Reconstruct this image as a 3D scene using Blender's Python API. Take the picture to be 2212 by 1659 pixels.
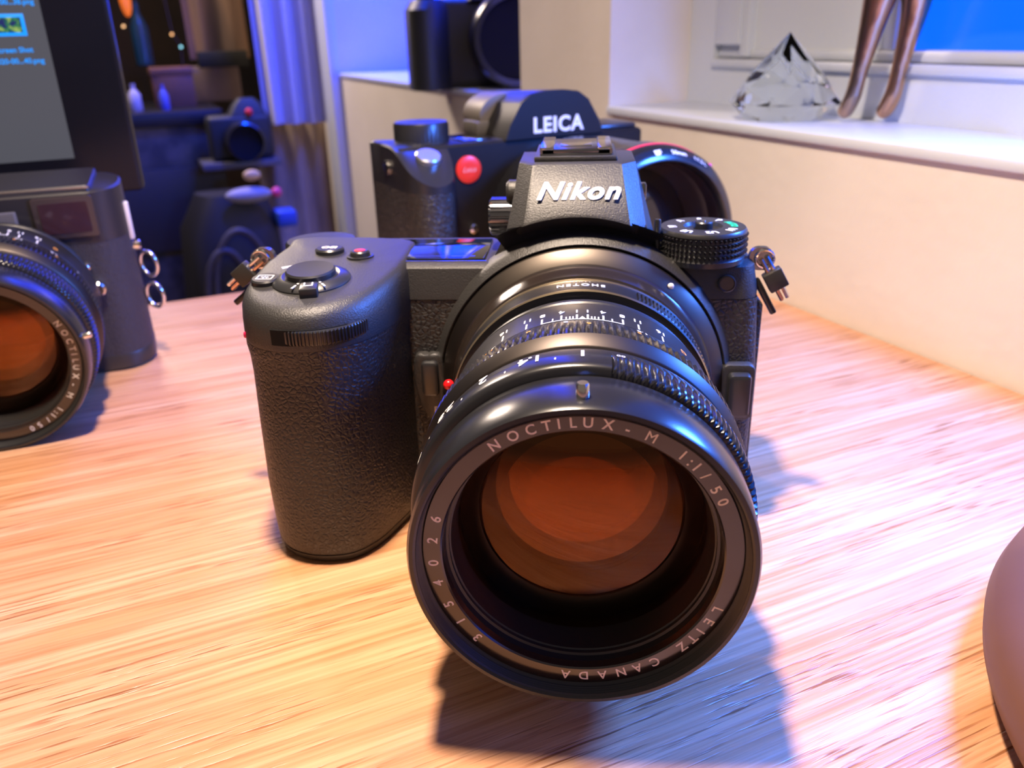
import bpy, bmesh, math, random
from mathutils import Vector, Matrix
PI = math.pi
S = 0.001                      # everything below is written in millimetres
for o in list(bpy.data.objects): bpy.data.objects.remove(o)
scn = bpy.context.scene
COL = scn.collection
random.seed(4)

# ------------------------------------------------------------------ camera
def cam_axes(pitch, yaw, roll):
    p, y, r = map(math.radians, (pitch, yaw, roll))
    fw = Vector((-math.sin(y)*math.cos(p), math.cos(y)*math.cos(p), -math.sin(p)))
    rt = Vector((math.cos(y), math.sin(y), 0)); up = rt.cross(fw)
    return rt*math.cos(r)+up*math.sin(r), -rt*math.sin(r)+up*math.cos(r), fw
R_, U_, F_ = cam_axes(23.221, 5.012, -1.583)
cd = bpy.data.cameras.new('photo_camera'); cam = bpy.data.objects.new('photo_camera', cd); COL.objects.link(cam)
cam.matrix_world = Matrix(((R_.x, U_.x, -F_.x, -0.74*S), (R_.y, U_.y, -F_.y, -207.19*S), (R_.z, U_.z, -F_.z, 130.96*S), (0, 0, 0, 1)))
cd.sensor_width = 36; cd.lens = 36*1781.94/2212; cd.clip_start = 0.005; cd.clip_end = 50
cd.dof.use_dof = True; cd.dof.focus_distance = 0.172; cd.dof.aperture_fstop = 21
scn.camera = cam

# ------------------------------------------------------------------ world, lights, exposure
w = bpy.data.worlds.new('room_dim'); scn.world = w; w.use_nodes = True
w.node_tree.nodes['Background'].inputs[0].default_value = (0.50, 0.40, 0.33, 1)
w.node_tree.nodes['Background'].inputs[1].default_value = 0.36
scn.view_settings.view_transform = 'Standard'; scn.view_settings.look = 'None'
scn.view_settings.exposure = 0.0; scn.view_settings.gamma = 1.0

# room frame: x' = into the window wall, y' = away along the wall
P0 = Vector((103.0, 206.8, 0)); AX = Vector((0.8753, 0.4836, 0)); AY = Vector((-0.4836, 0.8753, 0)); ANG = math.atan2(0.4836, 0.8753)
def room(x, y, z=0): return P0+AX*x+AY*y+Vector((0, 0, z))
def lamp(name, loc, target, size, power, col, sy=None, shape='DISK', spread=180):
    l = bpy.data.lights.new(name, 'AREA'); l.shape = shape; l.size = size*S
    if sy: l.shape = 'RECTANGLE'; l.size_y = sy*S
    l.energy = power; l.color = col; l.spread = math.radians(spread)
    o = bpy.data.objects.new(name, l); COL.objects.link(o); loc = Vector(loc); o.location = loc*S
    o.rotation_euler = (Vector(target)-loc).to_track_quat('-Z', 'Y').to_euler(); return o
lamp('warm_desk_lamp', (-54, -45, 430), (-40, 0, 0), 34, 2.05, (1.0, 0.79, 0.61), spread=125)
lamp('added_warm_fill', room(-360, 1100, 640), (0, 100, 0), 240, 9, (1.0, 0.80, 0.66))  # added warm fill from the back left, for sheen on the desk
lamp('blue_strip_lamp', room(14, -185, 180), (10, 0, 20), 60, 2.5, (0.05, 0.20, 1.0))
lamp('blue_window_lamp', room(20, 640, 700), room(-10, 700, 60), 150, 5.5, (0.0, 0.06, 1.0), spread=110)

# ------------------------------------------------------------------ materials
MATS = {}
def mat(name, col, rough=0.5, metal=0.0, spec=0.5, noise=None, bump=None, emis=None, estr=0.0, coat=0.0, var=None, trans=0.0, ior=1.5):
    if name in MATS: return MATS[name]
    m = bpy.data.materials.new(name); m.use_nodes = True; nt = m.node_tree; b = nt.nodes['Principled BSDF']
    b.inputs['Base Color'].default_value = (*col, 1); b.inputs['Roughness'].default_value = rough
    b.inputs['Metallic'].default_value = metal; b.inputs['Specular IOR Level'].default_value = spec
    b.inputs['Coat Weight'].default_value = coat; b.inputs['Transmission Weight'].default_value = trans; b.inputs['IOR'].default_value = ior
    if emis: b.inputs['Emission Color'].default_value = (*emis, 1); b.inputs['Emission Strength'].default_value = estr
    if bump or var:
        tc = nt.nodes.new('ShaderNodeTexCoord')
    if bump:
        kind, sc, dist = bump
        if kind == 'voronoi':
            n = nt.nodes.new('ShaderNodeTexVoronoi'); n.feature = 'DISTANCE_TO_EDGE'; n.inputs['Scale'].default_value = sc
            nz = nt.nodes.new('ShaderNodeTexNoise'); nz.inputs['Scale'].default_value = sc*0.6
            mx = nt.nodes.new('ShaderNodeMix'); mx.data_type = 'VECTOR'; mx.inputs[0].default_value = 0.0016
            nt.links.new(tc.outputs['Object'], nz.inputs['Vector'])
            ad = nt.nodes.new('ShaderNodeVectorMath'); ad.operation = 'MULTIPLY_ADD'; ad.inputs[1].default_value = (0.0012,)*3
            nt.links.new(nz.outputs['Color'], ad.inputs[0]); nt.links.new(tc.outputs['Object'], ad.inputs[2]); nt.links.new(ad.outputs[0], n.inputs['Vector'])
            rp = nt.nodes.new('ShaderNodeMapRange'); rp.inputs[2].default_value = 0.28; nt.links.new(n.outputs['Distance'], rp.inputs[0]); src = rp.outputs[0]
        else:
            n = nt.nodes.new('ShaderNodeTexNoise'); n.inputs['Scale'].default_value = sc; n.inputs['Detail'].default_value = 3
            nt.links.new(tc.outputs['Object'], n.inputs['Vector']); src = n.outputs['Fac']
        bp = nt.nodes.new('ShaderNodeBump'); bp.inputs['Distance'].default_value = dist*S; bp.inputs['Strength'].default_value = 1.0
        nt.links.new(src, bp.inputs['Height']); nt.links.new(bp.outputs[0], b.inputs['Normal'])
    if var:
        sc, c2, st = var
        n = nt.nodes.new('ShaderNodeTexNoise'); n.inputs['Scale'].default_value = sc; n.inputs['Detail'].default_value = 4
        mp = nt.nodes.new('ShaderNodeMapping'); mp.inputs['Scale'].default_value = st
        nt.links.new(tc.outputs['Object'], mp.inputs[0]); nt.links.new(mp.outputs[0], n.inputs['Vector'])
        cr = nt.nodes.new('ShaderNodeValToRGB'); cr.color_ramp.elements[0].position = 0.38; cr.color_ramp.elements[1].position = 0.62
        cr.color_ramp.elements[0].color = (*col, 1); cr.color_ramp.elements[1].color = (*c2, 1)
        nt.links.new(n.outputs['Fac'], cr.inputs[0]); nt.links.new(cr.outputs[0], b.inputs['Base Color'])
    MATS[name] = m; return m
PLASTIC = mat('speckled_black_plastic', (0.024, 0.023, 0.022), 0.45, spec=0.6, bump=('noise', 2400, 0.12))
LEATHER = mat('black_leatherette', (0.024, 0.022, 0.021), 0.46, spec=0.5, bump=('voronoi', 780, 0.17))
ANOD = mat('black_anodised_metal', (0.013, 0.013, 0.015), 0.25, spec=0.6)
SATIN = mat('satin_black_metal', (0.016, 0.016, 0.018), 0.33, spec=0.55)
TURNED = mat('turned_dark_metal', (0.10, 0.085, 0.072), 0.42, metal=1.0)
FLANGE = mat('gloss_black_flange', (0.022, 0.016, 0.013), 0.16, spec=0.9)
MATTE = mat('matt_black', (0.006, 0.006, 0.006), 0.75, spec=0.2)
BAFFLE = mat('ridged_black_baffle', (0.022, 0.021, 0.019), 0.35, spec=0.5)
CHROME = mat('polished_chrome', (0.78, 0.76, 0.73), 0.14, metal=1.0)
DKCHROME = mat('dark_chrome', (0.30, 0.30, 0.32), 0.2, metal=1.0)
BRASS = mat('worn_brass_edge', (0.80, 0.66, 0.45), 0.22, metal=1.0)
COPPER = mat('copper_ring_wire', (0.85, 0.52, 0.36), 0.25, metal=1.0)
WHITE = mat('white_engraving_paint', (0.88, 0.86, 0.82), 0.6)
CREAM = mat('cream_engraving_paint', (0.88, 0.72, 0.62), 0.6)
ORANGE = mat('orange_engraving_paint', (0.85, 0.36, 0.05), 0.6)
GREEN = mat('green_engraving_paint', (0.02, 0.65, 0.25), 0.6)
RED = mat('red_enamel', (0.75, 0.008, 0.012), 0.25)
REDDOT = mat('red_logo_enamel', (0.85, 0.035, 0.012), 0.35)
GLASSBLK = mat('black_display_glass', (0.006, 0.008, 0.012), 0.06, spec=1.0, coat=0.6)
BUTTON = mat('satin_black_button', (0.02, 0.02, 0.021), 0.33, spec=0.6)
SILVERBTN = mat('silver_button', (0.72, 0.73, 0.76), 0.3, metal=0.9)

def glass_layer(name, tint, gloss, fac, rough=0.03):
    m = bpy.data.materials.new(name); m.use_nodes = True; nt = m.node_tree
    for n in list(nt.nodes): nt.nodes.remove(n)
    out = nt.nodes.new('ShaderNodeOutputMaterial'); mx = nt.nodes.new('ShaderNodeMixShader')
    t = nt.nodes.new('ShaderNodeBsdfTransparent'); t.inputs[0].default_value = (*tint, 1)
    g = nt.nodes.new('ShaderNodeBsdfGlossy'); g.inputs[0].default_value = (*gloss, 1); g.inputs['Roughness'].default_value = rough
    fr = nt.nodes.new('ShaderNodeFresnel'); fr.inputs[0].default_value = 1.5
    ma = nt.nodes.new('ShaderNodeMath'); ma.operation = 'ADD'; ma.inputs[1].default_value = fac; ma.use_clamp = True
    nt.links.new(fr.outputs[0], ma.inputs[0]); nt.links.new(ma.outputs[0], mx.inputs[0])
    nt.links.new(t.outputs[0], mx.inputs[1]); nt.links.new(g.outputs[0], mx.inputs[2]); nt.links.new(mx.outputs[0], out.inputs[0]); return m
COAT1 = glass_layer('front_element_coating', (0.80, 0.70, 0.62), (0.80, 0.42, 0.26), 0.02)
COAT2 = glass_layer('amber_element_coating', (0.86, 0.72, 0.58), (1.0, 0.42, 0.15), 0.06, 0.02)
COAT3 = glass_layer('inner_amber_element_coating', (0.85, 0.7, 0.55), (1.0, 0.45, 0.12), 0.16, 0.02)
CRYSTAL = mat('clear_crystal', (0.90, 0.96, 1.0), 0.02, trans=1.0, ior=1.27)

def wood(name='oak_veneer'):
    m = bpy.data.materials.new(name); m.use_nodes = True; nt = m.node_tree; b = nt.nodes['Principled BSDF']; L = nt.links.new
    tc = nt.nodes.new('ShaderNodeTexCoord')
    def nz(sx, sy, scale, det, lo, hi, dist=0.0):
        mp = nt.nodes.new('ShaderNodeMapping'); mp.inputs['Scale'].default_value = (sx, sy, 1); L(tc.outputs['Object'], mp.inputs[0])
        n = nt.nodes.new('ShaderNodeTexNoise'); n.inputs['Scale'].default_value = scale; n.inputs['Detail'].default_value = det; n.inputs['Distortion'].default_value = dist
        L(mp.outputs[0], n.inputs['Vector']); r = nt.nodes.new('ShaderNodeMapRange'); r.inputs[1].default_value = lo; r.inputs[2].default_value = hi; L(n.outputs['Fac'], r.inputs[0]); return r.outputs[0]
    base = nz(0.03, 1, 120, 5, 0.34, 0.66, 0.2)
    fine = nz(0.022, 1, 620, 4, 0.38, 0.66)
    pore = nz(0.045, 1, 1100, 2, 0.55, 0.66)
    pmask = nz(0.35, 1, 60, 2, 0.40, 0.62)
    def mixc(f, a, c, k=1.0):
        mx = nt.nodes.new('ShaderNodeMix'); mx.data_type = 'RGBA'
        if k != 1.0:
            mm = nt.nodes.new('ShaderNodeMath'); mm.operation = 'MULTIPLY'; mm.inputs[1].default_value = k; L(f, mm.inputs[0]); f = mm.outputs[0]
        L(f, mx.inputs[0])
        for i, v in ((6, a), (7, c)):
            if isinstance(v, tuple): mx.inputs[i].default_value = (*v, 1)
            else: L(v, mx.inputs[i])
        return mx.outputs[2]
    c1 = mixc(base, (0.84, 0.50, 0.29), (0.70, 0.34, 0.16))
    c2 = mixc(fine, c1, (0.50, 0.20, 0.08), 0.7)
    pm = nt.nodes.new('ShaderNodeMath'); pm.operation = 'MULTIPLY'; L(pore, pm.inputs[0]); L(pmask, pm.inputs[1])
    c3 = mixc(pm.outputs[0], c2, (0.30, 0.10, 0.03), 0.95)
    L(c3, b.inputs['Base Color']); b.inputs['Roughness'].default_value = 0.36; b.inputs['Specular IOR Level'].default_value = 0.6
    ad = nt.nodes.new('ShaderNodeMath'); ad.operation = 'MULTIPLY_ADD'; ad.inputs[1].default_value = 1.6; L(pm.outputs[0], ad.inputs[0]); L(fine, ad.inputs[2])
    bp = nt.nodes.new('ShaderNodeBump'); bp.invert = True; bp.inputs['Distance'].default_value = 0.00008; L(ad.outputs[0], bp.inputs['Height']); L(bp.outputs[0], b.inputs['Normal'])
    return m
WOOD = wood()
PLASTER = mat('cream_plaster', (0.80, 0.74, 0.67), 0.8, spec=0.2, bump=('noise', 160, 0.3), var=(14, (0.76, 0.70, 0.63), (1, 1, 1)))
PAINT = mat('white_gloss_paint', (0.68, 0.73, 0.80), 0.35, bump=('noise', 60, 0.4))
SHEETB = mat('blue_lit_pane', (0.02, 0.05, 0.1), 0.2, emis=(0.0, 0.10, 1.0), estr=1.6)

# ------------------------------------------------------------------ mesh helpers
class MB:
    def __init__(s): s.bm = bmesh.new()
    def face(s, vs):
        try: return s.bm.faces.new(vs)
        except ValueError: return None
    def v(s, p): return s.bm.verts.new(Vector(p)*S)
    def box(s, x0, x1, y0, y1, z0, z1, bevel=0, seg=2, M=None):
        b = bmesh.new(); bmesh.ops.create_cube(b, size=1)
        for v in b.verts: v.co = Vector(((x0+x1)/2+v.co.x*(x1-x0), (y0+y1)/2+v.co.y*(y1-y0), (z0+z1)/2+v.co.z*(z1-z0)))
        if bevel: bmesh.ops.bevel(b, geom=b.edges[:], offset=bevel, segments=seg, affect='EDGES', profile=0.5)
        s.join(b, M); return s
    def join(s, b, M=None):
        mp = {}
        for v in b.verts: mp[v] = s.v(M @ v.co if M else v.co)
        for f in b.faces: s.face([mp[v] for v in f.verts])
        b.free()
    def rings(s, rs, cap0=True, cap1=True, closed=True):
        vr = [[s.v(p) for p in r] for r in rs]; n = len(vr[0])
        for a, b in zip(vr, vr[1:]):
            for i in range(n if closed else n-1):
                j = (i+1) % n; s.face([a[i], a[j], b[j], b[i]])
        if cap0: s.face(vr[0][::-1])
        if cap1: s.face(vr[-1])
        return s
    def lathe(s, prof, n=96, fr=None, cap0=False, cap1=False, rmod=None):
        fr = fr or (lambda r, h, a: (r*math.cos(a), r*math.sin(a), h))
        rs = []
        for i, (r, h) in enumerate(prof):
            rs.append([fr(r+(rmod(i, 2*PI*k/n) if rmod else 0), h, 2*PI*k/n) for k in range(n)])
        return s.rings(rs, cap0, cap1)
    def prism(s, pts, z0, z1, bevel=0, M=None, seg=2):
        b = bmesh.new(); vs = [b.verts.new((x, y, z0)) for x, y in pts]; f = b.faces.new(vs)
        r = bmesh.ops.extrude_face_region(b, geom=[f]); up = [e for e in r['geom'] if isinstance(e, bmesh.types.BMVert)]
        for v in up: v.co.z = z1
        if bevel:
            es = [e for e in b.edges if abs(e.verts[0].co.z-e.verts[1].co.z) < 1e-9]
            bmesh.ops.bevel(b, geom=es, offset=bevel, segments=seg, affect='EDGES', profile=0.5)
        s.join(b, M); return s
    def tube(s, path, r, n=10, closed=False, rf=None):
        P = [Vector(p) for p in path]; rs = []; m = len(P); up = Vector((0.13, 0.21, 0.97))
        for i, p in enumerate(P):
            a = P[(i-1) % m] if (closed or i) else P[0]; c = P[(i+1) % m] if (closed or i < m-1) else P[-1]
            t = (c-a).normalized(); u = t.cross(up)
            if u.length < 1e-3: u = t.cross(Vector((1, 0, 0)))
            u.normalize(); w_ = t.cross(u); rr = rf(i/(m-1)) if rf else r
            rs.append([p+(u*math.cos(2*PI*k/n)+w_*math.sin(2*PI*k/n))*rr for k in range(n)])
        if closed: rs.append(rs[0]); return s.rings(rs, False, False)
        return s.rings(rs)
    def ball(s, c, r, sc=(1, 1, 1), n=20):
        c = Vector(c); rs = []
        for i in range(1, n):
            t = PI*i/n; rs.append([c+Vector((math.sin(t)*math.cos(2*PI*k/(2*n))*r*sc[0], math.sin(t)*math.sin(2*PI*k/(2*n))*r*sc[1], -math.cos(t)*r*sc[2])) for k in range(2*n)])
        return s.rings(rs)
def obj(name, mb, m, parent=None, ang=38, label=None, smooth=True):
    bm = mb.bm if isinstance(mb, MB) else mb
    bmesh.ops.remove_doubles(bm, verts=bm.verts[:], dist=1e-7)
    bmesh.ops.recalc_face_normals(bm, faces=bm.faces[:])
    me = bpy.data.meshes.new(name); bm.to_mesh(me); bm.free(); me.materials.append(m)
    if smooth:
        for p in me.polygons: p.use_smooth = True
        me.set_sharp_from_angle(angle=math.radians(ang))
    o = bpy.data.objects.new(name, me); COL.objects.link(o)
    if parent: o.parent = parent
    if label: o['label'] = label
    return o
def thing(name, label, cat, loc=(0, 0, 0), rot=(0, 0, 0), group=None):
    o = bpy.data.objects.new(name, None); COL.objects.link(o); o.empty_display_size = 0.01
    o.location = Vector(loc)*S; o.rotation_euler = rot; o['label'] = label; o['category'] = cat
    if group: o['group'] = group
    return o
def tag(o, label, cat, loc=None, rot=None, group=None):
    o['label'] = label; o['category'] = cat
    if loc is not None: o.location = Vector(loc)*S
    if rot is not None: o.rotation_euler = rot
    if group: o['group'] = group
    return o
def struct(o, loc=None, rot=None):
    o['kind'] = 'structure'
    if loc is not None: o.location = Vector(loc)*S
    if rot is not None: o.rotation_euler = rot
    return o
_tcache = {}
def text_geo(txt, size, off=0.0, shear=0.0, ext=0.05, sp=1.0):
    """letters as raw (verts, faces) in mm: baseline at y=0, centred on x"""
    key = (txt, size, off, shear, ext, sp)
    if key in _tcache: return _tcache[key]
    c = bpy.data.curves.new('t', 'FONT'); c.body = txt; c.size = size; c.offset = off; c.shear = shear; c.extrude = ext; c.align_x = 'CENTER'; c.space_character = sp; c.resolution_u = 4
    o = bpy.data.objects.new('t', c); COL.objects.link(o)
    dg = bpy.context.evaluated_depsgraph_get(); dg.update()
    me = bpy.data.meshes.new_from_object(o.evaluated_get(dg))
    V = [tuple(v.co) for v in me.vertices]; Fc = [tuple(p.vertices) for p in me.polygons]
    bpy.data.objects.remove(o); bpy.data.curves.remove(c); bpy.data.meshes.remove(me)
    _tcache[key] = (V, Fc); return V, Fc
def put_text(mb, txt, size, fn, **k):
    V, Fc = text_geo(txt, size, **k); vs = [mb.v(fn(*p)) for p in V]
    for f in Fc: mb.face([vs[i] for i in f])
def catmull(pts, n=6, closed=False):
    out = []; m = len(pts); P = [Vector(p) for p in pts]
    for i in range(m if closed else m-1):
        a, b, c, d = (P[(i-1) % m] if closed or i else P[0]), P[i], P[(i+1) % m], (P[(i+2) % m] if closed or i < m-2 else P[-1])
        for k in range(n):
            t = k/n; out.append(0.5*((2*b)+(c-a)*t+(2*a-5*b+4*c-d)*t*t+(3*b-a-3*c+d)*t**3))
    if not closed: out.append(P[-1])
    return out

# ================================================================== ROOM
rz = (0, 0, ANG)
def rbox(name, x0, x1, y0, y1, z0, z1, m, bevel=0, n=1):
    mb = MB().box(x0, x1, y0, y1, z0, z1, bevel)
    return obj(name, mb, m)
# window wall in pieces (one object): below sills, pier, far part, above
mb = MB()
mb.box(0, 120, -1500, 311, -740, 80); mb.box(0, 120, 311, 1600, -740, 78)
mb.box(0, 120, 176, 311, 80, 1600); mb.box(0, 120, 905, 1600, 78, 1600); mb.box(0, 120, -1500, -900, 80, 1600)
mb.box(0, 120, -900, 176, 900, 1600); mb.box(0, 120, 311, 905, 900, 1600)
struct(obj('wall_right', mb, PLASTER), P0, rz)
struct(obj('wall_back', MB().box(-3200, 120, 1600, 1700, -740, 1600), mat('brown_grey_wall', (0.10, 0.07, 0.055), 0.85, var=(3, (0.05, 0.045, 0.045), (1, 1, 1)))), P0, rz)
struct(obj('floor', MB().box(-3200, 120, -1500, 1700, -760, -740), mat('tan_carpet', (0.42, 0.30, 0.20), 0.9, var=(12, (0.34, 0.24, 0.16), (1, 1, 1)))), P0, rz)
struct(obj('window_sill_right', MB().box(-2.5, 62, -900, 176, 79, 84, 1.2), PAINT), P0, rz).name = 'trim_1'
struct(obj('trim_2', MB().box(-2.5, 118, 311, 905, 77, 82, 1.2), PAINT), P0, rz)
# right window: frame with mouldings and a blue lit pane
mb = MB()
mb.box(61, 78, -900, 176, 84, 106); mb.box(61, 78, 150, 176, 106, 900); mb.box(61, 78, 118, 126, 112, 900, 1.5)
mb.box(58, 64, -900, 150, 106, 111, 1.5)
mb.box(64, 78, -900, 150, 111, 117, 2); mb.box(66, 78, 12, 150, 117, 900); mb.box(59, 66, 124, 148, 119, 900, 1.5); mb.box(60, 68, 8, 14, 117, 900, 1.5)
mb.box(64, 78, -300, -270, 117, 900, 2)
wf = struct(obj('window_1', mb, PAINT), P0, rz)
wp = obj('window_pane', MB().box(70, 72, -900, 10, 117, 900), SHEETB, wf)
# left window
mb = MB()
mb.box(118, 135, 311, 905, 82, 112, 1.5); mb.box(112, 135, 311, 345, 112, 900, 1.5); mb.box(112, 135, 870, 905, 112, 900, 1.5); mb.box(110, 130, 760, 790, 112, 900, 1.5); mb.box(114, 135, 560, 585, 112, 900, 1.5)
wf2 = struct(obj('window_2', mb, PAINT), P0, rz)
obj('window_pane', MB().box(124, 126, 320, 900, 100, 900), mat('bright_blue_lit_pane', (0.02, 0.05, 0.1), 0.2, emis=(0.0, 0.026, 1.0), estr=9.5), wf2)
struct(obj('trim_3', MB().box(-14, 2, 905, 965, -740, 1600, 3), PAINT), P0, rz)

# ================================================================== TABLE
tt = thing('desk', 'long light oak desk with straight wood grain carrying all the cameras', 'desk', P0, rz)
obj('desktop', MB().box(-1300, -0.5, -1100, 158, -26, 0, 1.2), WOOD, tt)
for (x, y) in ((-1240, -1040), (-60, -1040), (-1240, 90), (-60, 90)):
    obj('leg', MB().box(x-25, x+25, y-25, y+25, -740, -26, 2), mat('dark_steel', (0.05, 0.05, 0.05), 0.5), tt)

# ================================================================== LENS (shared by two cameras)
def build_lens(parent, zc, sh, nrot, adapter, prot=0, rot=0):
    """lens along local -Y; sh shifts it back towards the body; rot turns the lettering (degrees)"""
    def fr(r, y, a): return (r*math.sin(a), y, zc+r*math.cos(a))
    def on(r, y0, a0):      # text lying on the barrel, read from behind the camera
        return lambda x, y, z: fr(r+z, y0-y, a0-x/r)
    def face_txt(r0, y0, a0):  # text on a face that looks at the viewer
        return lambda x, y, z: fr(r0+y, y0-z, a0+x/(r0+1))
    lens = obj('lens', MB().lathe([(25, -20.4+sh), (31.2, -20.4+sh), (31.5, -21.2+sh), (31.2, -22+sh), (31.2, -22.8+sh), (31.7, -23.4+sh), (31.2, -24+sh), (31.2, -25.6+sh), (32.1, -26.2+sh), (32.3, -27+sh), (32.3, -38.3+sh), (31.6, -38.8+sh), (31.6, -50+sh)], 128, fr), SATIN, parent, label='black lens barrel with white engraved scales')
    def teeth(n, depth, lo, hi, mask=None, cnt=1096):
        def f(i, a):
            if i < lo or i > hi: return 0
            d = math.degrees(a) % 360
            if mask and not mask(d): return 0
            c = math.cos(n*a); return -depth*(0.5-0.5*max(-1, min(1, c*1.8)))
        return f
    # focus ring with scallops
    prof = [(31.8, -38.9+sh), (32.5, -39.2+sh), (33.4, -44.5+sh), (34.1, -47.2+sh), (34.7, -48.0+sh), (34.8, -50.5+sh), (34.8, -53.2+sh), (34.75, -53.4+sh)]
    fo = obj('focus_ring', MB().lathe(prof, 1096, fr, rmod=teeth(137, 0.85, 3, 6)), ANOD, lens, ang=50)
    obj('focus_band', MB().lathe([(34.75, -53.4+sh), (33.4, -56.5+sh), (33.1, -56.8+sh), (32.0, -57.2+sh)], 200, fr), mat('turned_black_metal', (0.07, 0.06, 0.055), 0.42, metal=1.0), lens)
    # aperture ring, teeth only on one side
    prof = [(32.0, -57.4+sh), (33.1, -57.8+sh), (33.7, -60.0+sh), (34.2, -63.4+sh), (34.3, -64.2+sh), (34.2, -67.0+sh), (33.9, -68.4+sh), (33.3, -68.9+sh), (31.6, -69.0+sh)]
    ap = obj('aperture_ring', MB().lathe(prof, 1120, fr, rmod=teeth(140, 0.75, 4, 7, lambda d: 9+rot*0 < d < 150)), ANOD, lens, ang=50)
    # front barrel
    prof = [(31.0, -68.6+sh), (32.1, -69.0+sh), (32.4, -70.2+sh), (32.2, -71.0+sh), (32.5, -71.8+sh), (32.55, -75.5+sh), (32.2, -81.6+sh), (31.7, -82.5+sh), (30.9, -82.6+sh), (30.4, -82.2+sh)]
    fb = obj('front_barrel', MB().lathe(prof, 160, fr), ANOD, lens)
    prof = [(30.4, -82.3+sh)]
    for k in range(4): prof += [(30.1, -82.0-0.62*-k+sh), (30.45, -81.7+0.62*k+sh)]
    prof += [(29.6, -79.2+sh)]
    obj('filter_thread', MB().lathe(prof, 160, fr), BAFFLE, lens)
    nr = obj('name_ring', MB().lathe([(29.6, -79.0+sh), (29.5, -79.5+sh), (26.3, -79.5+sh), (26.0, -79.2+sh), (25.9, -77.5+sh)], 160, fr), FLANGE, lens)
    RT = [('N', -33.6), ('O', -25.7), ('C', -18.8), ('T', -12.8), ('I', -8.4), ('L', -3.4), ('U', 2.0), ('X', 9.1), ('-', 16.3), ('M', 25.2), ('1', 38.6), (':', 42.5), ('1', 45.6), ('/', 50.5), ('5', 57.5), ('0', 63.3)]
    if adapter: RT += [('L', 113.2), ('E', 119.6), ('I', 125.2), ('T', 130), ('Z', 135.5), ('C', 148.7), ('A', 156.3), ('N', 163.3), ('A', 171.0), ('D', 178.6), ('A', 186.0), ('3', -133.6), ('1', -123.4), ('5', -114.1), ('4', -103.4), ('0', -93.9), ('2', -83.6), ('6', -73.8)]
    mb = MB()
    for ch, a in RT: put_text(mb, ch, 2.75, face_txt(26.85, -79.52+sh, math.radians(a+nrot)), off=0.035 if ch != 'M' else 0.0, ext=0.02)
    obj('ring_lettering', mb, CREAM if adapter else WHITE, lens, smooth=False)
    # inner cone, baffles, glass
    prof = [(25.9, -77.5+sh), (25.7, -76.2+sh), (25.2, -76.0+sh), (25.2, -75.2+sh), (24.9, -75.0+sh), (24.9, -73.8+sh), (24.6, -70.5+sh), (24.2, -69.0+sh), (24.2, -66+sh), (22.5, -64+sh), (20.8, -63.6+sh), (20.4, -60+sh), (19.5, -52+sh), (19, -46+sh), (19, -22+sh)]
    obj('inner_baffle', MB().lathe(prof, 128, fr, cap1=True), BAFFLE, lens)
    def cap(r, y, sag, n=18):
        sg = -1 if sag < 0 else 1; sag = abs(sag); R = (r*r+sag*sag)/(2*sag); rs = []
        for i in range(n, 0, -1):
            q = r*i/n; rs.append((q, y-sg*(math.sqrt(R*R-q*q)-(R-sag))))
        return MB().lathe(rs, 96, fr, cap1=True)
    obj('front_element', cap(24.2, -69.5+sh, 4.6), COAT1, lens)
    obj('glass_element', cap(20.6, -64.2+sh, 3.0), COAT2, lens, label='amber coated middle glass element')
    obj('glass_element', cap(16.6, -61.2+sh, 2.4), COAT3, lens, label='smaller amber coated inner glass element')
    obj('glass_element', cap(14.0, -50.0+sh, -3.6), COAT3, lens, label='deepest amber glass element')
    obj('iris', MB().lathe([(19, -22.3+sh), (9, -22.2+sh)], 64, fr, cap1=True), MATTE, lens)
    # pin on the front barrel
    q = Matrix.Translation((0, -78.9+sh, zc)) if adapter else Matrix.Translation((0, -78.9+sh, zc))
    Rm = Matrix.Rotation(math.radians(prot), 4, 'Y')
    pin = MB(); M_ = Matrix.Translation((0, 0, zc)) @ Rm
    b = MB(); b.lathe([(1.15, 32.0), (1.15, 34.6), (0.95, 34.9)], 24, lambda r, h, a: M_ @ Vector((r*math.cos(a), -78.7+sh+r*math.sin(a), h)), cap1=True)
    obj('hood_pin', b, CHROME, lens, label='small chrome pin standing on the front barrel')
    # engraved scales
    wm = MB(); om = MB(); r = 32.3; yb = -37.7+sh
    def tick(a, y0, y1, wd=0.22):
        a = math.radians(a)+math.radians(rot)
        wm.rings([[fr(r+0.04, y, a+s*wd/r) for s in (-1, 1)] for y in (y0, y1)], False, False, closed=False)
    base_ = [fr(r+0.04, yb, math.radians(rot+t)) for t in range(-16, 17)]; b2 = [fr(r+0.04, yb-0.35, math.radians(rot+t)) for t in range(-16, 17)]
    wm.rings([base_, b2], False, False, closed=False)
    for s in (-1, 1):
        for a, lab in ((2.1, '1'), (8.1, '4'), (15.8, '8'), (22.2, '11'), (32.8, '16')):
            L0 = 3.3 if a > 3 else 3.0
            tick(s*a, yb-0.2, yb+2.9)
            put_text(wm, lab, 2.7, on(r+0.02, yb+6.1, math.radians(rot+s*a)), off=0.035, ext=0.02)
        for a in (3.6, 4.8, 6.2, 11.5): tick(s*a, yb, yb+1.7, 0.16)
    wm.rings([[fr(r+0.05, yb, math.radians(rot-1.3)), fr(r+0.05, yb, math.radians(rot+1.3))], [fr(r+0.05, yb+1.6, math.radians(rot-0.05)), fr(r+0.05, yb+1.6, math.radians(rot+0.05))]], False, False, closed=False)
    # distance numbers
    def cone(x, y, z, a0, y0): yy = y0-y; rr = 32.5+(-39.2+sh-yy)*0.17; return fr(rr+z+0.05, yy, a0-x/rr)
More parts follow.
